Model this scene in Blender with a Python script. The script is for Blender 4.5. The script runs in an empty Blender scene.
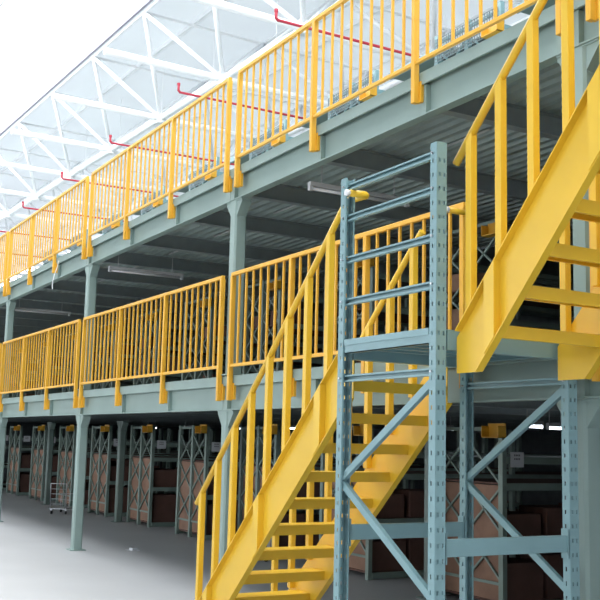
import bpy, math, random
from mathutils import Vector, Matrix
random.seed(7)
S = bpy.context.scene
COL = S.collection
V = Vector

# ------------------------------------------------------------------ measured layout (metres)
CX0, BAY = -15.12, 5.348            # column line k=0, bay length
D1T, D1B = 2.469, 2.095             # lower edge beam top / bottom
D2T, D2B = 4.868, 4.50
R1B, R1T = 2.577, 3.60
R2B, R2T = 4.952, 5.966
TX1, TX2, TYF, TYR = 0.0, 1.024, -1.19, -0.13     # stair tower uprights
colx = lambda k: CX0 + k * BAY

# ------------------------------------------------------------------ materials
def mat(name, col, rough=0.5, metal=0.0, var=0.08, scale=6.0, col2=None, bump=0.0, bscale=60, spec=0.5):
    m = bpy.data.materials.new(name); m.use_nodes = True
    nt = m.node_tree; b = nt.nodes['Principled BSDF']
    tc = nt.nodes.new('ShaderNodeTexCoord'); n = nt.nodes.new('ShaderNodeTexNoise')
    n.inputs['Scale'].default_value = scale; n.inputs['Detail'].default_value = 4
    nt.links.new(tc.outputs['Object'], n.inputs['Vector'])
    r = nt.nodes.new('ShaderNodeValToRGB')
    c2 = col2 or tuple(c * (1 - var) for c in col)
    r.color_ramp.elements[0].position = 0.35; r.color_ramp.elements[1].position = 0.65
    r.color_ramp.elements[0].color = (*c2, 1); r.color_ramp.elements[1].color = (*col, 1)
    nt.links.new(n.outputs['Fac'], r.inputs['Fac']); nt.links.new(r.outputs['Color'], b.inputs['Base Color'])
    b.inputs['Roughness'].default_value = rough; b.inputs['Metallic'].default_value = metal
    b.inputs['Specular IOR Level'].default_value = spec
    if bump:
        n2 = nt.nodes.new('ShaderNodeTexNoise'); n2.inputs['Scale'].default_value = bscale
        nt.links.new(tc.outputs['Object'], n2.inputs['Vector'])
        bp = nt.nodes.new('ShaderNodeBump'); bp.inputs['Strength'].default_value = bump; bp.inputs['Distance'].default_value = 0.01
        nt.links.new(n2.outputs['Fac'], bp.inputs['Height']); nt.links.new(bp.outputs['Normal'], b.inputs['Normal'])
    return m
def emis(name, col, s):
    m = bpy.data.materials.new(name); m.use_nodes = True
    b = m.node_tree.nodes['Principled BSDF']
    b.inputs['Base Color'].default_value = (*col, 1)
    b.inputs['Emission Color'].default_value = (*col, 1); b.inputs['Emission Strength'].default_value = s
    return m
M = dict(
    yellow=mat('yellow_paint', (0.82, 0.52, 0.035), 0.36, var=0.07, scale=3),
    rail=mat('yellow_rail_paint', (0.80, 0.43, 0.035), 0.42, var=0.06, scale=3),
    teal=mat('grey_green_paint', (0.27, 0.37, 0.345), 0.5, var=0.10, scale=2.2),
    blue=mat('blue_grey_rack_paint', (0.22, 0.37, 0.40), 0.38, var=0.08, scale=3),
    rack=mat('green_rack_paint', (0.20, 0.27, 0.24), 0.5, var=0.12, scale=3),
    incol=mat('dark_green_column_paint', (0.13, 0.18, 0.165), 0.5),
    deck=mat('galvanised_deck', (0.45, 0.54, 0.525), 0.5, metal=0.3, var=0.25, scale=2),
    joist=mat('grey_joist_paint', (0.27, 0.31, 0.32), 0.55, var=0.1),
    concrete=mat('concrete_floor', (0.43, 0.44, 0.45), 0.55, var=0.07, scale=0.7, bump=0.08, bscale=14),
    wall=mat('pale_wall_panel', (0.62, 0.64, 0.66), 0.7, var=0.05, scale=1),
    wallb=mat('white_wall_panel', (0.74, 0.75, 0.75), 0.7, var=0.05, scale=1),
    roof=mat('pale_roof_sheet', (0.74, 0.78, 0.80), 0.6, var=0.04, scale=0.6),
    white=mat('white_steel_tube', (0.88, 0.90, 0.92), 0.4, var=0.02),
    gutter=mat('grey_gutter', (0.30, 0.29, 0.36), 0.5),
    red=mat('red_pipe_paint', (0.50, 0.03, 0.06), 0.4, var=0.1),
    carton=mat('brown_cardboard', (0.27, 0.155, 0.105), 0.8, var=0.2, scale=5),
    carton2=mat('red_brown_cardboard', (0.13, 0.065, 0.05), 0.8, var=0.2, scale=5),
    orange=mat('orange_yellow_plate', (0.72, 0.38, 0.03), 0.45, var=0.15),
    paper=mat('white_card', (0.62, 0.64, 0.68), 0.6, var=0.04),
    ink=mat('grey_print', (0.12, 0.12, 0.14), 0.7),
    chrome=mat('zinc_steel', (0.55, 0.57, 0.60), 0.3, metal=0.8, var=0.1),
    mesh=mat('grey_wire_mesh', (0.15, 0.20, 0.21), 0.4, metal=0.3),
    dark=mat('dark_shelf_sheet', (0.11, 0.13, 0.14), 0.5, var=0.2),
    cap=mat('white_plastic_cap', (0.85, 0.86, 0.88), 0.4),
    rubber=mat('black_rubber', (0.03, 0.03, 0.03), 0.7),
    lampbody=mat('grey_enamel_fitting', (0.50, 0.51, 0.53), 0.4),
    tube_off=mat('frosted_lamp_tube', (0.72, 0.73, 0.75), 0.3),
    conduit=mat('pale_conduit', (0.62, 0.65, 0.66), 0.3, metal=0.2),
    sky=emis('daylight_skylight', (0.955, 0.975, 1.0), 4.4),
    side_fill=emis('side_fill_glow', (0.955, 0.975, 1.0), 2.4),  # glow of an added, unseen fill panel behind the camera
    tube_on=emis('lit_lamp_tube', (0.85, 0.92, 1.0), 10),
)

# the roof sheet lets some daylight through
nt = M['roof'].node_tree; out = nt.nodes['Material Output']; pb = nt.nodes['Principled BSDF']
tr = nt.nodes.new('ShaderNodeBsdfTranslucent'); tr.inputs['Color'].default_value = (.93, .96, 1, 1)
mx = nt.nodes.new('ShaderNodeMixShader'); mx.inputs[0].default_value = 0.2
nt.links.new(pb.outputs[0], mx.inputs[1]); nt.links.new(tr.outputs[0], mx.inputs[2]); nt.links.new(mx.outputs[0], out.inputs['Surface'])

# ------------------------------------------------------------------ mesh builder
class MB:
    def __init__(s): s.v = []; s.f = []
    def add(s, vs, fs):
        o = len(s.v); s.v += [tuple(v) for v in vs]; s.f += [tuple(i + o for i in f) for f in fs]; return s
    def box(s, a, b):
        x0, y0, z0 = (min(a[i], b[i]) for i in range(3)); x1, y1, z1 = (max(a[i], b[i]) for i in range(3))
        return s.add([(x0,y0,z0),(x1,y0,z0),(x1,y1,z0),(x0,y1,z0),(x0,y0,z1),(x1,y0,z1),(x1,y1,z1),(x0,y1,z1)],
                     [(0,3,2,1),(4,5,6,7),(0,1,5,4),(1,2,6,5),(2,3,7,6),(3,0,4,7)])
    def prism(s, poly, vec):
        """closed planar polygon (3d points) swept by vec"""
        n = len(poly); vec = V(vec)
        vs = [V(p) for p in poly] + [V(p) + vec for p in poly]
        return s.add(vs, [tuple(range(n))[::-1], tuple(range(n, 2*n))] + [(i, (i+1) % n, (i+1) % n + n, i + n) for i in range(n)])
    def bar(s, a, b, w, h, up=(0,0,1)):
        """rectangular bar a->b, w sideways, h along up"""
        a, b = V(a), V(b); d = (b-a).normalized(); up = V(up); sd = d.cross(up).normalized(); u = sd.cross(d).normalized()
        p = [a + sd*w/2*i + u*h/2*j for i, j in ((-1,-1),(1,-1),(1,1),(-1,1))]
        return s.prism(p, b-a)
    def tube(s, a, b, r, n=10, caps=True):
        a, b = V(a), V(b); d = (b-a).normalized(); t = V((0,0,1)) if abs(d.z) < .9 else V((1,0,0))
        u = d.cross(t).normalized(); w = d.cross(u)
        ring = [u*math.cos(2*math.pi*i/n)*r + w*math.sin(2*math.pi*i/n)*r for i in range(n)]
        vs = [a+q for q in ring] + [b+q for q in ring]
        fs = [(i, (i+1) % n, (i+1) % n + n, i+n) for i in range(n)]
        if caps: fs += [tuple(range(n))[::-1], tuple(range(n, 2*n))]
        return s.add(vs, fs)
    def path(s, pts, r, n=10):
        pts = [V(p) for p in pts]; k = len(pts); rings = []; ref = None
        for i, p in enumerate(pts):
            d = ((pts[i]-pts[i-1]).normalized() if i else V()) + ((pts[i+1]-pts[i]).normalized() if i < k-1 else V())
            d.normalize()
            if ref is None:
                t = V((0,0,1)) if abs(d.z) < .9 else V((1,0,0)); ref = d.cross(t).normalized()
            ref = (ref - d*ref.dot(d)).normalized(); w = d.cross(ref)
            rings += [p + ref*math.cos(2*math.pi*j/n)*r + w*math.sin(2*math.pi*j/n)*r for j in range(n)]
        fs = [(i*n+j, i*n+(j+1) % n, (i+1)*n+(j+1) % n, (i+1)*n+j) for i in range(k-1) for j in range(n)]
        fs += [tuple(range(n))[::-1], tuple(range((k-1)*n, k*n))]
        return s.add(rings, fs)
    def build(s, name, m, parent=None, bevel=0, smooth=False, solid=0):
        me = bpy.data.meshes.new(name); me.from_pydata(s.v, [], s.f); me.update()
        import bmesh
        bm = bmesh.new(); bm.from_mesh(me); bmesh.ops.recalc_face_normals(bm, faces=bm.faces); bm.to_mesh(me); bm.free()
        if isinstance(m, str): m = M[m]
        me.materials.append(m); o = bpy.data.objects.new(name, me); COL.objects.link(o)
        if parent: o.parent = parent
        if smooth:
            for p in me.polygons: p.use_smooth = len(p.vertices) == 4
        if solid:
            md = o.modifiers.new('thickness', 'SOLIDIFY'); md.thickness = solid; md.offset = 0
        if bevel:
            md = o.modifiers.new('bevel', 'BEVEL'); md.width = bevel; md.segments = 2; md.limit_method = 'ANGLE'
        return o
def tag(o, label, cat, group=None, kind=None):
    o['label'] = label; o['category'] = cat
    if group: o['group'] = group
    if kind: o['kind'] = kind
    return o
def root(name, loc, label, cat, group=None):
    o = bpy.data.objects.new(name, None); COL.objects.link(o); o.location = loc; o.empty_display_size = .1
    return tag(o, label, cat, group)
def struct(o): o['kind'] = 'structure'; return o
def dup(src, dx=(0,0,0), label=None):
    r = src.copy(); COL.objects.link(r); r.location = V(src.location) + V(dx)
    if label: r['label'] = label
    for ch in src.children:
        c = ch.copy(); COL.objects.link(c); c.parent = r
        for g in ch.children:
            d = g.copy(); COL.objects.link(d); d.parent = c
    return r
def part(mb, name, m, t, **k):
    """part mesh given in world coordinates, parented to empty t"""
    l = t.location; mb.v = [(x-l.x, y-l.y, z-l.z) for x, y, z in mb.v]
    return mb.build(name, m, t, **k)
def sub(mb, name, m, p, **k):
    """sub-part in world coordinates under part p (part sits at its thing's origin)"""
    l = p.parent.location; mb.v = [(x-l.x, y-l.y, z-l.z) for x, y, z in mb.v]
    return mb.build(name, m, p, **k)
ORD = ['nearest', 'second', 'third', 'fourth', 'fifth', 'sixth', 'seventh', 'eighth', 'ninth', 'tenth', 'eleventh', 'twelfth', 'thirteenth', 'fourteenth', 'fifteenth', 'sixteenth', 'seventeenth', 'eighteenth', 'nineteenth', 'twentieth', 'twenty-first', 'twenty-second', 'twenty-third', 'twenty-fourth', 'twenty-fifth']
def nth(i): return 'first' if i == 0 else ORD[i]

# ------------------------------------------------------------------ building (turned slightly against the mezzanine)
CAM = V((5.7024, -4.8038, 1.7789))
DE = 0.04
BX = V((math.cos(DE), math.sin(DE), 0)); BY = V((-math.sin(DE), math.cos(DE), 0))
def G(a, b, z): q = V((CAM.x, CAM.y, 0)) + BX*a + BY*b; return V((q.x, q.y, z))
def gquad(a0, a1, b0, b1, z0, z1):
    mb = MB(); mb.prism([G(a0,b0,z0), G(a1,b0,z0), G(a1,b1,z0), G(a0,b1,z0)], (0,0,z1-z0)); return mb
A0, A1, B0, B1 = -72, 12, -13, 34
struct(gquad(A0, A1, B0, B1, -0.2, 0).build('floor', 'concrete'))
ROOFZ = 11.8
struct(MB().add([G(A0,8.3,ROOFZ),G(A1,8.3,ROOFZ),G(A1,17.5,ROOFZ),G(A0,17.5,ROOFZ)],[(0,1,2,3)]).build('ceiling', 'roof'))
c2 = struct(MB().add([G(A0,20.5,ROOFZ),G(A1,20.5,ROOFZ),G(A1,B1,ROOFZ),G(A0,B1,ROOFZ)],[(0,1,2,3)]).build('ceiling', 'roof'))
struct(gquad(A0, A1, B0, 0.6, ROOFZ, ROOFZ+.15).build('ceiling', 'wall'))
struct(gquad(A0, A1, B1, B1+.2, 0, ROOFZ+.1).build('wall_back', 'wallb'))
struct(gquad(A0-.2, A0, B0, B1, 0, ROOFZ+.1).build('wall_left', 'wallb'))
struct(gquad(A1, A1+.2, B0, B1, 0, ROOFZ+.1).build('wall_right', 'wall'))
mb = MB()
for z0, z1, a0, a1 in ((0, 2.2, A0, A1), (8.2, ROOFZ+.1, A0, A1), (2.2, 8.2, A0, -46), (2.2, 8.2, 8, A1)):
    q = gquad(a0, a1, B0-.2, B0, z0, z1); mb.add(q.v, q.f)
struct(mb.build('wall_front', 'wallb'))
struct(gquad(-46, 8, B0-.12, B0-.08, 2.2, 8.2).build('window_3_fill', 'side_fill'))  # unseen glowing panel added in the front wall to fill the mezzanine face
mb = MB()
for i in range(10): mb.bar(G(-46+6*i, B0-.05, 2.2), G(-46+6*i, B0-.05, 8.2), .1, .1, up=(0,1,0))
for z in (2.25, 5.2, 8.35): mb.bar(G(-46, B0-.05, z), G(8, B0-.05, z), .1, .1)
struct(mb.build('trim_3', 'white'))  # bars over the added fill panel
struct(gquad(A0, A1, 0.6, 8.3, ROOFZ+.12, ROOFZ+.2).build('window_1', 'sky'))
struct(gquad(A0, A1, 17.5, 20.5, ROOFZ+.12, ROOFZ+.2).build('window_2_fill', 'sky'))  # extra glowing strip added to light the upper deck and roof
struct(gquad(A0, A1, 8.24, 8.3, ROOFZ-.20, ROOFZ+.12).build('trim_1', 'gutter'))
mb = MB()
for b in (5.6, 3.2): mb.bar(G(A0, b, ROOFZ+.05), G(A1, b, ROOFZ+.05), .05, .1)
struct(mb.build('trim_2', 'white'))

# space frame under the roof
ZT, ZB, PT = 11.55, 9.60, 3.32
sf = root('roof_space_frame', G(-20, 9.4, ZB), 'white tubular steel space frame carrying the pale roof above the top railing', 'roof truss')
ta = [-20.55 + PT*k for k in range(-14, 9)]; ba = [-18.65 + PT*k for k in range(-14, 8)]
tb = [8.35 + 3.2*j for j in range(0, 8)]; bb = [9.5 + 3.2*j for j in range(0, 7)]
for b in tb: part(MB().tube(G(ta[0], b, ZT), G(ta[-1], b, ZT), .035, 8), 'top_chord', 'white', sf, smooth=True)
for b in bb: part(MB().tube(G(ba[0], b, ZB), G(ba[-1], b, ZB), .075, 10), 'bottom_chord', 'white', sf, smooth=True)
for a in ta: part(MB().tube(G(a, tb[0], ZT), G(a, tb[-1], ZT), .035, 8), 'top_chord', 'white', sf, smooth=True)
for a in ba: part(MB().tube(G(a, 6.75, ZB), G(a, bb[-1], ZB), .075, 10), 'bottom_chord', 'white', sf, smooth=True)
near = []; rest = MB()
for i, a in enumerate(ba):
    for j, b in enumerate(bb):
        for a2 in (ta[i], ta[i+1]):
            for b2 in (tb[j], tb[j+1]):
                near.append(((V(G(a, b, ZB)) - CAM).length, G(a, b, ZB), G(a2, b2, ZT)))
near.sort(key=lambda t: t[0] + (1000 if (t[1]-CAM).dot(V((-.86, .49, .14))) < 2 else 0))
for k, (d, p, q) in enumerate(near):
    if k < 96: part(MB().tube(p, q, .055, 8), 'diagonal_strut', 'white', sf, smooth=True)
    else: rest.tube(p, q, .055, 6)
o = part(rest, 'far_diagonal_strut', 'white', sf, smooth=True); o['kind'] = 'stuff'
mb = MB()
for a in ba:
    for b in bb:
        c = G(a, b, ZB); mb.tube(c - V((0,0,.13)), c + V((0,0,.13)), .13, 10)
o = part(mb, 'node_ball', 'white', sf); o['kind'] = 'stuff'
# purlins of the roof sheet
for j, b in enumerate([9.75 + 3.2*k for k in range(0, 3)]):
    tag(MB().bar(G(A0+.1, b, ROOFZ-.06), G(A1-.1, b, ROOFZ-.06), .08, .12).build('roof_purlin', 'white'),
        'white roof purlin running along the hall, ' + ['closest to the skylight', 'in the middle of the near roof slope', 'deepest into the near roof slope'][j], 'purlin', 'roof purlins')

# red sprinkler pipes
PIPEX = [-5.32, -8.62, -11.93, -15.1, -18.4, -21.7, -25.0, -2.0]
for i, x in enumerate(PIPEX):
    t = root('sprinkler_pipe', (x, 1.0, 7.29), 'thin red sprinkler pipe crossing above the top racks, ' + ('the one overhead nearest the stairs' if i == 7 else f'{nth(i+1)} from the stairs'), 'pipe', 'red sprinkler pipes under the roof')
    part(MB().path([(x, 1.0, 7.42), (x, 1.0, 7.32), (x, 1.03, 7.29), (x, 14, 7.29)], .022, 8), 'pipe', 'red', t, smooth=True)
    part(MB().tube((x, 1.0, 7.40), (x, 1.0, 7.44), .028, 8), 'sprinkler_head', 'red', t)
    for y in (4.5, 9.0): part(MB().tube((x, y, 7.3), (x, y, ROOFZ), .008, 6), 'hanger_rod', 'white', t)

# ------------------------------------------------------------------ mezzanine
LV = {1: ('lower', D1T, D1B), 2: ('upper', D2T, D2B)}
def bay_name(k): return {-1: 'fourth bay left of the stairs', 0: 'third bay left of the stairs', 1: 'second bay left of the stairs', 2: 'bay directly behind the stairs', 3: 'bay at the right edge past the stairs', -2: 'fifth bay left of the stairs', -3: 'farthest bay on the left'}[k]
def edge_beam(level, k):
    ln, zt, zb = LV[level]; x0, x1 = colx(k)+.004, colx(k+1)-.004
    t = root('edge_beam', (x0, .05, zb), f'grey-green steel edge beam of the {ln} deck, {bay_name(k)}', 'beam', f'edge beams of the {ln} deck')
    mb = MB(); mb.box((x0, .05, zb+.01), (x1, .06, zt-.005)); mb.box((x0, 0, zb), (x1, .10, zb+.012)); mb.box((x0, .0, zt-.012), (x1, .10, zt-.001))
    part(mb, 'channel', 'teal', t)
    mb = MB(); mb.box((x0, -.022, zt-.11), (x1, -.002, zt)); mb.box((x0, -.002, zt-.0008), (x1, .12, zt+.006))
    part(mb, 'edge_angle', 'teal', t, bevel=.004)
    for x in (colx(k)+.27+1.7, colx(k)+.27+3.4):
        part(MB().box((x-.004, .002, zb+.012), (x+.06, .05, zt-.11)), 'stiffener', 'teal', t)
    for x, s in ((x0, 1), (x1, -1)):
        part(MB().box((x, .002, zb+.012), (x+s*.10, .05, zt-.11)), 'end_plate', 'teal', t)
    return t
for lv in (1, 2):
    for k in range(-3, 4): edge_beam(lv, k)

def column(k, y, z0, z1, label, m='teal', haunch=True, w=.15, dx=0):
    x = colx(k)+dx+.03; t = root('mezzanine_column', (x, y, z0), label, 'column', 'steel mezzanine columns')
    mb = MB(); h = w/2; c = .02
    poly = [(x-h+c,y-h),(x+h-c,y-h),(x+h,y-h+c),(x+h,y+h-c),(x+h-c,y+h),(x-h+c,y+h),(x-h,y+h-c),(x-h,y-h+c)]
    mb.prism([(a, b, z0+.014) for a, b in poly], (0, 0, z1-z0-.03)); part(mb, 'post', m, t)
    part(MB().box((x-.13, y-.12, z0), (x+.13, y+.12, z0+.014)), 'base_plate', m, t)
    part(MB().box((x-h-.12, y-.07, z1-.016), (x+h+.12, y+.07, z1-.002)), 'cap_plate', m, t)
    if haunch:
        for s in (-1, 1):
            mb = MB(); mb.prism([(x+s*h, y-.06, z1-.19), (x+s*(h+.005), y-.06, z1-.016), (x+s*(h+.12), y-.06, z1-.016), (x+s*(h+.12), y-.06, z1-.04)], (0, .12, 0))
            part(mb, 'haunch_bracket', m, t)
    return t
cn = {-3: 'farthest left', -2: 'fifth from the stairs', -1: 'fourth from the stairs', 0: 'at the left edge of the view', 1: 'third from the right, left of the stairs', 2: 'just behind the stair handrail', 3: 'at the far right beside the stair tower', 4: 'to the right past the upper flight'}
for k in range(-3, 5):
    column(k, .08, 0, D1B, f'grey-green steel column on the concrete floor, front row, {cn[k]}')
    column(k, .08, D1T+.012, D2B, f'grey-green steel column on the lower deck, front row, {cn[k]}', dx=.045)
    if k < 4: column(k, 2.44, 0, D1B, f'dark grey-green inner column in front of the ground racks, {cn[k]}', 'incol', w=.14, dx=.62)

for lv in (1, 2):
    ln, zt, zb = LV[lv]; X0, X1, Y1 = colx(-3), colx(4), 13.5
    t = root('deck_floor', (X0, .1, zt-.06), f'{ln} mezzanine deck with ribbed galvanised steel underside', 'deck')
    mb = MB(); n = int((Y1-.1)/.15)
    for i in range(n):
        y = .12 + i*.15; zz = zt - .022; lo = zt - .075
        pts = [(y, zz), (y+.05, zz), (y+.07, lo), (y+.13, lo), (y+.15, zz)]
        for (ya, za), (yb, zb_) in zip(pts, pts[1:]):
            mb.add([(X0, ya, za), (X1, ya, za), (X1, yb, zb_), (X0, yb, zb_)], [(0, 1, 2, 3)])
    part(mb, 'ribbed_sheet', 'deck', t)
    part(MB().box((X0, .1, zt-.02), (X1, Y1, zt-.003)), 'top_board', 'deck', t)
    i = 0; x = colx(-1)+.2
    xs = sorted([colx(k) + d for k in range(-3, 5) for d in (0, .24+1.7-.2, .24+3.4)], reverse=True)
    for i, x in enumerate(xs):
        h = .20; mb = MB(); zz = zt - .077
        mb.box((x-.004, .105, zz-h), (x+.004, Y1-.1, zz)); mb.box((x-.05, .105, zz-h), (x+.05, Y1-.1, zz-h+.01)); mb.box((x-.05, .105, zz-.01), (x+.05, Y1-.1, zz))
        tag(mb.build('cross_joist', 'joist'), f'dark steel cross joist under the {ln} deck, {nth(i)} from the right end', 'joist', f'cross joists under the {ln} deck')
    # conduit runs between joists
    for i, (xa, xb) in enumerate(zip(xs[::-1], xs[::-1][1:])):
        if xa < -15 or lv == 1: continue
        for y in (1.25,) :
            tag(MB().tube((xa+.45, y, zt-.10), (xb-.55, y, zt-.10), .014, 8).build('conduit', 'conduit', smooth=True),
                f'thin pale conduit fixed between joists under the upper deck, {nth(i)} from the left', 'conduit', 'conduits under the upper deck')

# unlit battens under the upper deck, lit ones under the lower deck
def batten(x, y, z, L, along, label, lit):
    t = root('batten_lamp', (x, y, z), label, 'ceiling lamp', 'batten lamps under the decks')
    d = V((0, L, 0)) if along == 'y' else V((L, 0, 0)); a = V((x, y, z))
    part(MB().bar(a + V((0,0,.045)), a + d + V((0,0,.045)), .06, .045), 'housing', 'lampbody', t, bevel=.004)
    part(MB().tube(a + d*.03, a + d*.97, .016, 10), 'lamp_tube', 'tube_on' if lit else 'tube_off', t, smooth=True)
    zt = (D1T if z < D1T else D2T) - .03
    for q in (.12, .85): part(MB().tube(a + d*q + V((0,0,.06)), V(((a+d*q).x, (a+d*q).y, zt)), .006, 6), 'hanger_rod', 'lampbody', t)
    for q in (0, .97): part(MB().bar(a + d*q, a + d*(q+.03), .05, .05), 'end_cap', 'lampbody', t)
    return t
for i, x in enumerate((-2.85, -9.05, -15.2)):
    batten(x, .14, 4.40 - .055, 1.25, 'y', 'unlit grey batten lamp under the upper deck, ' + ['just left of the stair tower', 'over the middle of the lower railing', 'at the far left'][i], False)
LIT = [(-3.50, 3.65), (-3.95, 4.45), (-7.2, 5.2), (-9.8, 5.2), (-12.4, 5.2), (-15.0, 5.2), (-17.6, 5.2), (-20.2, 5.2)]  # right-hand pair are real lamps; the deeper row is added fill light
for i, (x, y) in enumerate(LIT):
    batten(x, y, 2.02, .28, 'y', f'lit white batten lamp under the lower deck (added fill past the second), {nth(i)} from the right', True)

# ------------------------------------------------------------------ railings
def railing(level, k, sp, nspan, label, ng=10, x0=None):
    zb, zt, dt, db = (R1B, R1T, D1T, D1B) if level == 1 else (R2B, R2T, D2T, D2B)
    xs = x0 if x0 is not None else colx(k)+.27
    y = -.055; x1 = xs + sp*nspan
    t = root('guard_railing', (xs, y, zb), label, 'railing', 'yellow guard railings on the deck edges')
    part(MB().bar((xs-.02, y, zt), (x1+.02, y, zt), .042, .042), 'top_rail', 'rail', t, bevel=.005)
    part(MB().bar((xs, y, zb), (x1, y, zb), .034, .034), 'bottom_rail', 'rail', t, bevel=.004)
    lo = db + .10
    for j in range(nspan+1):
        x = xs + sp*j; h = .023
        p = part(MB().box((x-h, y-.027, lo), (x+h, y+.027, zt-.02)), 'post', 'rail', t, bevel=.004)
        sub(MB().box((x-h+.004, y+.027, lo+.01), (x+h+.026, y+.056, lo+.19)), 'mounting_bracket', 'rail', p)
    for j in range(nspan):
        for i in range(1, ng):
            x = xs + sp*j + sp*i/ng
            part(MB().bar((x, y, zb+.015), (x, y, zt-.018), .021, .021, up=(0,1,0)), 'baluster', 'rail', t)
    return t
for k in (-3, -2, -1, 0, 1):
    railing(1, k, 1.69, 3, f'yellow steel guard railing on the lower deck edge, {bay_name(k)}')
railing(1, 2, 1.342, 3, 'yellow guard railing on the lower deck edge, behind the lower stair flight', ng=8)
railing(1, 3, 1.69, 3, 'yellow steel guard railing on the lower deck edge, right of the stair tower')
for k in (-3, -2, -1, 0, 1, 2, 3):
    railing(2, k, 1.69, 3, f'yellow guard railing on the upper deck edge, {bay_name(k)}')

# capped tube stub at the railing end
t = root('handrail_stub', (-.1, -.09, 3.50), 'short yellow tube with white end cap at the right end of the lower railing', 'handrail end')
part(MB().tube((-.09, -.085, 3.53), (-.09, -.24, 3.53), .022, 12), 'tube', 'yellow', t, smooth=True)
part(MB().tube((-.09, -.24, 3.53), (-.09, -.30, 3.53), .025, 12), 'end_cap', 'cap', t, smooth=True)

# ------------------------------------------------------------------ stair tower
def strip(mb, o, du, dv, W, L, cols, pitch=.088, hw=.012, hh=.026):
    """flat strip with a real grid of slots: o origin, du width dir, dv length dir"""
    o, du, dv = V(o), V(du), V(dv); us = [0]
    for c in cols: us += [c-hw/2, c+hw/2]
    us.append(W); n = int(L/pitch); vs = [0]
    for i in range(n): b = (i+.5)*pitch; vs += [b-hh/2, b+hh/2]
    vs.append(L); idx = len(mb.v); nu = len(us)
    for v in vs:
        for u in us: mb.v.append(tuple(o + du*u + dv*v))
    for j in range(len(vs)-1):
        for i in range(nu-1):
            if i % 2 == 1 and j % 2 == 1: continue
            a = idx + j*nu + i; mb.f.append((a, a+1, a+1+nu, a+nu))
def upright(t, x, y, z1, s):
    """perforated C upright, web on the outer side (s=+1: +X)"""
    W, D = .074, .062; mb = MB(); L = z1-.01; Z = V((0,0,1))
    xo = x + s*D/2; xi = x - s*D/2
    strip(mb, (xo, y-W/2, .01), (0,1,0), Z, W, L, (.019, .055))
    strip(mb, (xo, y-W/2, .01), (-s,0,0), Z, D, L, (.036,))
    strip(mb, (xo, y+W/2, .01), (-s,0,0), Z, D, L, (.036,))
    for yy, q in ((y-W/2, 1), (y+W/2, -1)):
        mb.add([(xi, yy, .01), (xi, yy+q*.012, .01), (xi, yy+q*.012, z1), (xi, yy, z1)], [(0,1,2,3)])
    p = part(mb, 'upright', 'blue', t, solid=.004)
    sub(MB().box((x-.07, y-.07, 0), (x+.07, y+.07, .01)), 'foot_plate', 'blue', p)
def cbrace(mb, a, b, y, w=.046, d=.032, flip=1):
    """lipped channel brace in the XZ plane, open side to the front"""
    a, b = V((a[0], y, a[1])), V((b[0], y, b[1])); dr = (b-a).normalized(); n = V((0,1,0)); u = n.cross(dr).normalized()
    prof = [(-w/2,-d/2+.0),( -w/2+.012,-d/2),(-w/2+.012,-d/2+.003),(-w/2+.003,-d/2+.003),(-w/2+.003,d/2-.003),(w/2-.003,d/2-.003),(w/2-.003,-d/2+.003),(w/2-.012,-d/2+.003),(w/2-.012,-d/2),(w/2,-d/2),(w/2,d/2),(-w/2,d/2)]
    mb.prism([a + u*p + n*q*flip for p, q in prof], b-a)
def frame(y, z1, rungs, diags, label, nudge=0):
    t = root('upright_frame', (TX1, y, 0), label, 'rack frame', 'upright frames of the stair tower')
    upright(t, TX1, y, z1, -1); upright(t, TX2, y, z1, 1)
    for z in rungs:
        mb = MB(); cbrace(mb, (TX1+.0, z), (TX2-.0, z), y); part(mb, 'horizontal_brace', 'blue', t)
        for x in (TX1+.005, TX2-.005): part(MB().tube((x, y-.052, z), (x, y+.052, z), .008, 6), 'bolt', 'chrome', t)
    for (xa, za), (xb, zb) in diags:
        mb = MB(); cbrace(mb, (xa, za), (xb, zb), y, flip=-1); part(mb, 'diagonal_brace', 'blue', t)
    return t
dg = [((TX2, 2.17), (TX1+.01, 1.54)), ((TX1+.01, 1.50), (TX2, .87)), ((TX2, .83), (TX1+.01, .2))]
frame(TYF, 3.60, [3.535, 3.315, 3.02, 2.727, 2.203, .12], dg, 'tall blue-grey perforated upright frame on the front side of the stair tower')
frame(TYR, 2.43, [2.203, .12], dg, 'shorter blue-grey perforated upright frame on the rear side of the stair tower, under the landing')
def lbeam(x, z, label, h=.10):
    t = root('load_beam', (x, TYF, z), label, 'beam', 'load beams of the stair tower')
    y0, y1 = TYF+.048, TYR-.048
    part(MB().box((x-.022, y0, z-h/2), (x+.022, y1, z+h/2)), 'beam', 'blue', t, bevel=.003)
    for y in (y0, y1):
        s = 1 if y == y0 else -1
        part(MB().box((x-.03, y-s*.0, z-h/2-.04), (x+.03, y+s*.006, z+h/2+.04)), 'end_connector', 'blue', t)
lbeam(TX1, 1.18, 'blue-grey load beam low across the left side of the stair tower')
lbeam(TX2, 1.18, 'blue-grey load beam low across the right side of the stair tower')
# landing
t = root('stair_landing', (TX1, TYF, 2.37), 'blue-grey steel landing between the two stair flights inside the tower', 'landing')
x0, x1, y0, y1 = TX1+.042, TX2-.042, TYF-.03, TYR+.03
part(MB().box((x0, y0, 2.452), (x1, y1+.1, 2.466)), 'deck_plate', 'blue', t)
for yy, s in ((y0, 1), (y1, -1)):
    mb = MB(); mb.box((x0, yy, 2.37), (x1, yy+s*.012, 2.451)); mb.box((x0, yy, 2.37), (x1, yy+s*.035, 2.376)); mb.box((x0, yy-s*.008, 2.425), (x1, yy, 2.464))
    part(mb, 'edge_beam', 'blue', t)
for i in range(5):
    x = x0 + .1 + i*.185
    part(MB().box((x-.02, y0+.05, 2.395), (x+.02, y1-.05, 2.45)), 'joist', 'blue', t)
for x in (TX1, TX2):
    part(MB().box((x-.03, TYF+.05, 2.335), (x+.03, TYR-.05, 2.451)), 'side_beam', 'blue', t)

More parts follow.
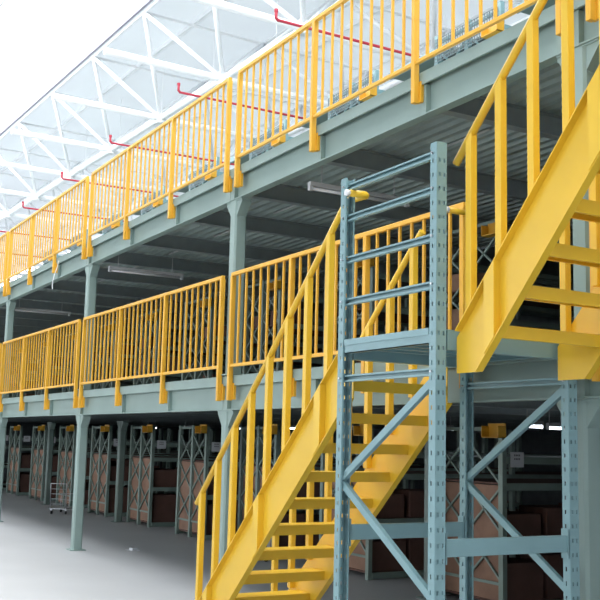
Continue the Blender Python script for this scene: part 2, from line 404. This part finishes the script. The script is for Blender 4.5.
# ------------------------------------------------------------------ stairs
YN, YFar = -1.09, -.27
def stair(name, label, up, lo, z0, z1, foot, treads, going, posts, hr, plates, endcap, hrspan, phase):
    """up/lo: (slope, x intercept) of the stringer's upper/lower edge lines z = s*(x-x0)"""
    s = (up[0]+lo[0])/2
    U = lambda z: up[1] + z/s; Lw = lambda z: lo[1] + z/s
    t = root(name, (U(z0) if foot else U(z0), YN, z0), label, 'staircase', 'yellow steel staircases')
    for y, q in ((YN, -1), (YFar, 1)):
        poly = [(U(z0), y, z0), (Lw(z0), y, z0), (Lw(z1), y, z1), (U(z1), y, z1)]
        if not foot:   # vertical cut at the landing, level cut below
            xs = TX2 + .055
            poly = [(xs, y, 2.195), (Lw(2.195), y, 2.195), (Lw(z1), y, z1), (U(z1), y, z1), (xs, y, s*(xs-up[1]))]
        else:
            xs = TX1 - .045
            poly = [(U(0), y, .0), (Lw(0), y, .0), (xs, y, s*(xs-lo[1])), (xs, y, 2.45), (U(2.45), y, 2.45)]
        p = part(MB().prism(poly, (0, -q*.008, 0)), 'stringer', 'yellow', t)
        cx = sum(v[0] for v in poly)/len(poly)
        # flanges along the upper and lower edges, turned outwards
        a0, a1 = poly[-1], (poly[-2] if True else None)
        if foot: e1 = (poly[0], poly[4]); e2 = (poly[1], poly[2])
        else: e1 = (poly[4], poly[3]); e2 = (poly[1], poly[2])
        for (pa, pb), off in ((e1, -1), (e2, 1)):
            pa, pb = V(pa), V(pb); d = (pb-pa).normalized(); n = V((-d.z, 0, d.x))*(1 if off < 0 else -1)
            mb = MB(); w = .045
            pa = pa + d*(.0 if off > 0 or foot else .05); mb.prism([pa, pb, pb - n*.007, pa - n*.007], (0, q*w, 0))
            sub(mb, 'flange', 'yellow', p)
    for k in range(treads):
        z = phase + k*(going[1]); xc = (U(z)+Lw(z))/2 + going[2]
        if z > (2.40 if foot else z1): break
        g = going[0]; a, b = xc - g/2, xc + g/2; ya, yb = YN+.009, YFar-.009
        mb = MB(); th = .004; n = .05
        # folded tread: rounded nose, plate, rear upstand folded down
        prof = [(a+.012, z), (b, z), (b, z-.075), (b-.02, z-.075), (b-.02, z-.070), (b-.005, z-.070), (b-.005, z-.006), (a+.014, z-.006), (a+.007, z-.012), (a+.007, z-.036), (a+.02, z-.04), (a+.02, z-.045), (a+.004, z-.045), (a, z-.04), (a, z-.010), (a+.004, z-.003)]
        mb.prism([(x, ya, zz) for x, zz in prof], (0, yb-ya, 0)); part(mb, 'tread', 'yellow', t)
    hs, hx = hr
    H = lambda x: hs*(x-hx)
    for y, q in ((YN, 1), (YFar, -1)):
        yy = y + q*.03
        xa, xb = hrspan
        if endcap and y != YN: xb = -.33
        pts = [(xa, yy, H(xa)), (xb, yy, H(xb))]
        if endcap:
            pts += [(xb+.05, yy, H(xb)+.02), (.03, yy, H(xb)+.01), (.062, yy-.03, H(xb)+.005), (.062, yy-.16, H(xb))] if y == YN else []
        h = part(MB().path(pts, .025, 14), 'handrail', 'yellow', t, smooth=True)
        if endcap and y == YN: sub(MB().tube((.062, yy-.16, H(xb)), (.062, yy-.19, H(xb)), .022, 12), 'end_cap', 'cap', h, smooth=True)
        for i, x in enumerate(posts):
            ze = s*(x-up[1]); ztop = H(x)
            if foot and ze > 2.45: ze = 2.45
            pl = i in plates
            yb = yy if y == YN else yy
            p = part(MB().prism([(x-.026, yy-.025, ze-.05), (x+.026, yy-.025, ze-.05), (x+.026, yy-.025, H(x+.026)-.012), (x-.026, yy-.025, H(x-.026)-.012)], (0, .05, 0)), 'post', 'yellow', t, bevel=.005)
            if pl and y == YN:
                zl = s*(x-lo[1])
                mb = MB(); ang = s
                mb.prism([(x-.06, y-.050, s*(x-.06-lo[1])+.01), (x+.026, y-.050, s*(x+.026-lo[1])+.01), (x+.026, y-.050, s*(x+.026-up[1])-.012), (x-.06, y-.050, s*(x-.06-up[1])-.012)], (0, .006, 0))
                mb.prism([(x+.020, y-.044, s*(x+.020-lo[1])+.01), (x+.026, y-.044, s*(x+.026-lo[1])+.01), (x+.026, y-.044, s*(x+.026-up[1])-.012), (x+.020, y-.044, s*(x+.020-up[1])-.012)], (0, .044, 0))
                sub(mb, 'joint_plate', 'yellow', p)
    return t
stair('lower_staircase', 'lower yellow steel staircase rising from the concrete floor to the landing', (.915, -2.81), (.915, -2.31), 0, 2.45, True,
      12, (.23, .217, .0), [-2.55, -2.24, -1.935, -1.635, -1.34, -1.04, -.74, -.435], (.947, -3.92), (1, 4, 7), True, (-2.66, -.24), .247)
stair('upper_staircase', 'upper yellow steel staircase rising from the landing to the upper deck at right', (1.09, -1.13), (1.09, -.71), 2.2, 4.95, False,
      13, (.23, .2075, .0), [1.175, 1.44, 1.71, 1.98, 2.25, 2.52, 2.79, 3.06], (1.0, -2.46), (1, 4), False, (1.03, 3.3), 2.455)

# ------------------------------------------------------------------ racks
RP = 2.605; RY = 2.6; RW = 1.25
def rack(Xc, z0, H, zb, label, mesh=False, shelves=(.09, .78, 1.37, 1.66), end_panel=False):
    t = root('storage_rack', (Xc, RY, z0), label, 'storage rack', 'storage racks in rows across the mezzanine')
    m = 'rack' if not mesh else 'blue'
    xs = (Xc-.03, Xc-RW/2, Xc-RW+.03); ys = (RY+.03, RY+2.5, RY+5.0)
    for x in xs:
        for y in ys: part(MB().box((x-.036, y-.03, z0), (x+.036, y+.03, z0+H+(.05 if mesh else 0))), 'upright', m, t)
    for j, y in enumerate(ys[:1]):
        for xa, xb in ((xs[1], xs[0]), (xs[2], xs[1])):
            n = 3
            for i in range(n):
                za, zz = z0+.3+i*(H-.45)/n, z0+.3+(i+1)*(H-.45)/n
                for p, q in (((xa, za), (xb, zz)), ((xb, za), (xa, zz))):
                    part(MB().bar((p[0]-.0, y-.005, p[1]), (q[0], y-.005, q[1]), .022, .022, up=(0,1,0)), 'cross_brace', m, t)
            part(MB().box((xa+.03, y-.012, z0+.27), (xb-.03, y+.012, z0+.30)), 'horizontal_brace', m, t)
            part(MB().box((xa+.03, y-.012, z0+H-.06), (xb-.03, y+.012, z0+H-.02)), 'horizontal_brace', m, t)
    if end_panel:
        for xa, xb in ((xs[1], xs[0]), (xs[2], xs[1])):
            part(MB().box((xa+.04, RY+.045, z0+.1), (xb-.04, RY+.055, z0+1.34)), 'end_panel', 'carton', t)
    for z in shelves:
        part(MB().box((Xc-RW+.03, RY+.06, z0+z-.02), (Xc-.03, RY+5.0, z0+z)), 'shelf_board', 'dark' if mesh or z > 1.5 else 'carton2', t)
        for x in (Xc-.005, Xc-RW+.005): part(MB().box((x-.02, RY+.06, z0+z-.08), (x+.02, RY+4.97, z0+z-.001)), 'shelf_beam', m, t)
    if mesh:
        mb = MB(); ya = RY-.02; n = 26
        for i in range(n+1):
            x = Xc-RW+.03 + (RW-.06)*i/n; mb.bar((x, ya, z0+H-.32), (x, ya, z0+H-.02), .008, .008, up=(0,1,0))
        for i in range(8):
            z = z0+H-.32+.30*i/7; mb.bar((Xc-RW+.03, ya, z), (Xc-.03, ya, z), .008, .008)
        part(mb, 'mesh_panel', 'mesh', t)
    mb = MB()   # orange-yellow bracket at the aisle corner
    x0_, x1_ = (Xc-.16, Xc+.12); y_ = RY-.06; zz = z0+zb
    mb.box((x0_, y_, zz-.09), (x1_, y_+.012, zz+.07)); mb.box((x0_, y_, zz-.09), (x1_, y_-.10, zz-.08))
    mb.box((x1_-.01, y_-.10, zz-.09), (x1_, y_, zz+.04)); mb.box((x0_, y_-.10, zz-.09), (x0_+.01, y_, zz+.04))
    part(mb, 'corner_bracket', 'orange', t)
    return t
LN = {1: 'ground floor', 2: 'lower deck', 3: 'upper deck'}
def carton(x0, x1, y0, y1, z0, z1, m, label, g):
    t = MB().box((x0, y0, z0), (x1, y1, z1)).build('carton', m, bevel=.006)
    tag(t, label, 'carton', g)
for i in range(12):
    Xc = -.12 - RP*i
    where = f'{nth(i)} row from right' if i else 'rightmost row'
    rack(Xc, 0, 2.0, 1.95, f'dark green steel storage rack on the ground floor, {where}', end_panel=True)
    rack(Xc, D1T, 1.9, 1.75, f'dark green steel storage rack on the lower deck, {where}', shelves=(.12, .62, 1.15, 1.6))
    if Xc > -22: rack(Xc, D2T, 2.03, 1.73, f'blue-grey steel storage rack with mesh top on the upper deck, {where}', True, shelves=(.12, .9, 1.80))
    if Xc > -22:
        b = root('aisle_shelf', (Xc+.02, RY+.2, D2T+1.98), f'dark shelf bridging the upper deck aisle, right of the rack in {where}' if i else 'dark shelf bridging the upper deck aisle at the right edge', 'shelf', 'aisle shelves on the upper deck')
        part(MB().box((Xc+.02, RY+.25, D2T+2.0), (Xc+RP-RW-.02, RY+3.2, D2T+2.03)), 'board', 'rack', b)
        part(MB().box((Xc+.02, RY+.21, D2T+1.97), (Xc+RP-RW-.02, RY+.25, D2T+2.06)), 'front_beam', 'blue', b)
    # card signs on the aisle side
    s = root('shelf_sign', (Xc+.03, RY+.10, 1.54), f'small white printed card on ground floor rack, {where}', 'sign', 'white cards on the ground racks')
    part(MB().box((Xc+.022, RY+.10, 1.545), (Xc+.028, RY+.29, 1.71)), 'card', 'paper', s)
    mb = MB()
    for r_, (ya, yb) in enumerate(((.05, .14), (.05, .14))):
        for q in range(4):
            yy = RY+.10+ya+q*.023; mb.box((Xc+.028, yy, 1.665-r_*.04), (Xc+.0295, yy+.014, 1.685-r_*.04))
    part(mb, 'printing', 'ink', s)
    if i > 9: continue
    g = 'cartons on the ground floor racks'
    for h, (xa, xb) in enumerate(((Xc-.56, Xc-.07), (Xc-1.18, Xc-.66))):
        hs = 'aisle side' if h == 0 else 'far side'
        for sh, (za, zb) in enumerate(((.093, .66), (.783, 1.22))):
            for yq in range(3 if h == 0 else 1):
                if random.random() < .12 and yq: continue
                ya = RY+.10 + yq*.62
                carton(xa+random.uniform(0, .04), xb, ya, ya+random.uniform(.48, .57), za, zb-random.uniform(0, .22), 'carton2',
                       f'brown carton, {["bottom", "middle"][sh]} shelf, {["front", "second", "third"][yq]} on {hs}, ground floor rack, {where}', g)
    g = 'cartons on the lower deck racks'
    for h, (xa, xb) in enumerate(((Xc-.54, Xc-.08), (Xc-1.16, Xc-.68))):
        for sh, (za, zb) in enumerate(((.123, .48), (.623, .95), (1.153, 1.45))):
            if random.random() < .35: continue
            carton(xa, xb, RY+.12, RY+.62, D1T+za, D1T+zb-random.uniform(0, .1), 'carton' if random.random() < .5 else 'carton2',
                   f'brown carton, {["bottom", "middle", "top"][sh]} shelf, {["aisle", "far"][h]} side, lower deck rack, {where}', g)
# dark partition panels deep inside both levels
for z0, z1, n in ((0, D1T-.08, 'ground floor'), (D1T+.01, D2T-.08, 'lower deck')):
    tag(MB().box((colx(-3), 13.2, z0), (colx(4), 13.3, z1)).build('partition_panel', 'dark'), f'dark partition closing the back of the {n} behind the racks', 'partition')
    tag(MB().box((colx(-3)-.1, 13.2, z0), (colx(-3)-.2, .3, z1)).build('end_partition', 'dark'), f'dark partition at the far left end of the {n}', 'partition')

# ------------------------------------------------------------------ small things
def trolley(x, y, rz, label):
    t = root('hand_trolley', (0, 0, 0), label, 'trolley', 'wire hand trolleys')
    part(MB().box((-.25, -.4, .13), (.25, .4, .155)), 'platform', 'chrome', t, bevel=.006)
    mb = MB(); mb.path([(-.22, -.38, .15), (-.22, -.42, .80), (.22, -.42, .80), (.22, -.38, .15)], .013, 8)
    for q in range(4): mb.tube((-.22, -.39-.007*q, .27+.13*q), (.22, -.39-.007*q, .27+.13*q), .007, 6)
    part(mb, 'push_handle', 'chrome', t, smooth=True)
    mb = MB()
    for i in range(5): mb.tube((-.24+.12*i, .38, .15), (-.24+.12*i, .40, .50), .006, 6)
    mb.tube((-.25, .40, .50), (.25, .40, .50), .008, 6); mb.tube((-.25, .39, .33), (.25, .39, .33), .006, 6)
    part(mb, 'wire_gate', 'chrome', t)
    for sx in (-1, 1):
        for sy in (-1, 1):
            f = part(MB().box((sx*.2-.02, sy*.33-.03, .09), (sx*.2+.02, sy*.33+.03, .13)), 'caster_fork', 'chrome', t)
            sub(MB().tube((sx*.2-.014, sy*.33, .05), (sx*.2+.014, sy*.33, .05), .05, 14), 'wheel', 'rubber', f)
    t.location = (x, y, 0); t.rotation_euler = (0, 0, rz); t.scale = (.85, .85, .85)
trolley(-16.9, 2.0, .9, 'small zinc hand trolley parked in front of the ground racks, behind the left column')
trolley(-7.75, 2.05, -.4, 'small zinc hand trolley parked in front of the ground racks, behind the stair handrail')
mb = MB(); mb.prism([(-9.55, .82, .001), (-9.36, .86, .001), (-9.34, .98, .001), (-9.47, 1.02, .001), (-9.57, .93, .001)], (0, 0, .004))
mb.prism([(-9.50, .86, .005), (-9.40, .88, .005), (-9.42, .97, .005)], (.0, .01, .03))
tag(mb.build('paper_scrap', 'paper'), 'crumpled white paper scrap lying on the concrete floor under the deck', 'litter')
mb = MB(); pts = [(-11.25, -.035, 4.80), (-11.28, -.05, 4.68), (-11.40, -.06, 4.56), (-11.50, -.06, 4.42), (-11.47, -.06, 4.32)]
for (a, b) in zip(pts, pts[1:]): mb.bar(a, V(b)+(V(b)-V(a))*.05, .004, .035, up=(1,0,.3))
tag(mb.build('hanging_strap', 'cap'), 'thin white strap dangling from the upper deck edge beam at left', 'strap')

# ------------------------------------------------------------------ world, camera
w = bpy.data.worlds.new('World'); S.world = w; w.use_nodes = True
w.node_tree.nodes['Background'].inputs[0].default_value = (.9, .95, 1, 1); w.node_tree.nodes['Background'].inputs[1].default_value = 2.0
cd = bpy.data.cameras.new('Camera'); co = bpy.data.objects.new('Camera', cd); COL.objects.link(co); S.camera = co
cd.sensor_width = 36; cd.lens = 988.5/600*36; cd.clip_end = 300
yaw, pit, rol = .5177, .1411, .0251
fw = V((-math.cos(yaw), math.sin(yaw), 0)); up = V((0,0,1)); rt = fw.cross(up)
f2 = fw*math.cos(pit) + up*math.sin(pit); u2 = up*math.cos(pit) - fw*math.sin(pit)
r3 = rt*math.cos(rol) + u2*math.sin(rol); u3 = u2*math.cos(rol) - rt*math.sin(rol)
mw = Matrix((( r3.x, u3.x, -f2.x, CAM.x), (r3.y, u3.y, -f2.y, CAM.y), (r3.z, u3.z, -f2.z, CAM.z), (0,0,0,1)))
co.matrix_world = mw
vs = S.view_settings; vs.view_transform = 'Standard'; vs.look = 'None'; vs.gamma = 1; vs.use_curve_mapping = False; vs.exposure = 0.1
S.cycles.max_bounces = 8; S.cycles.diffuse_bounces = 5
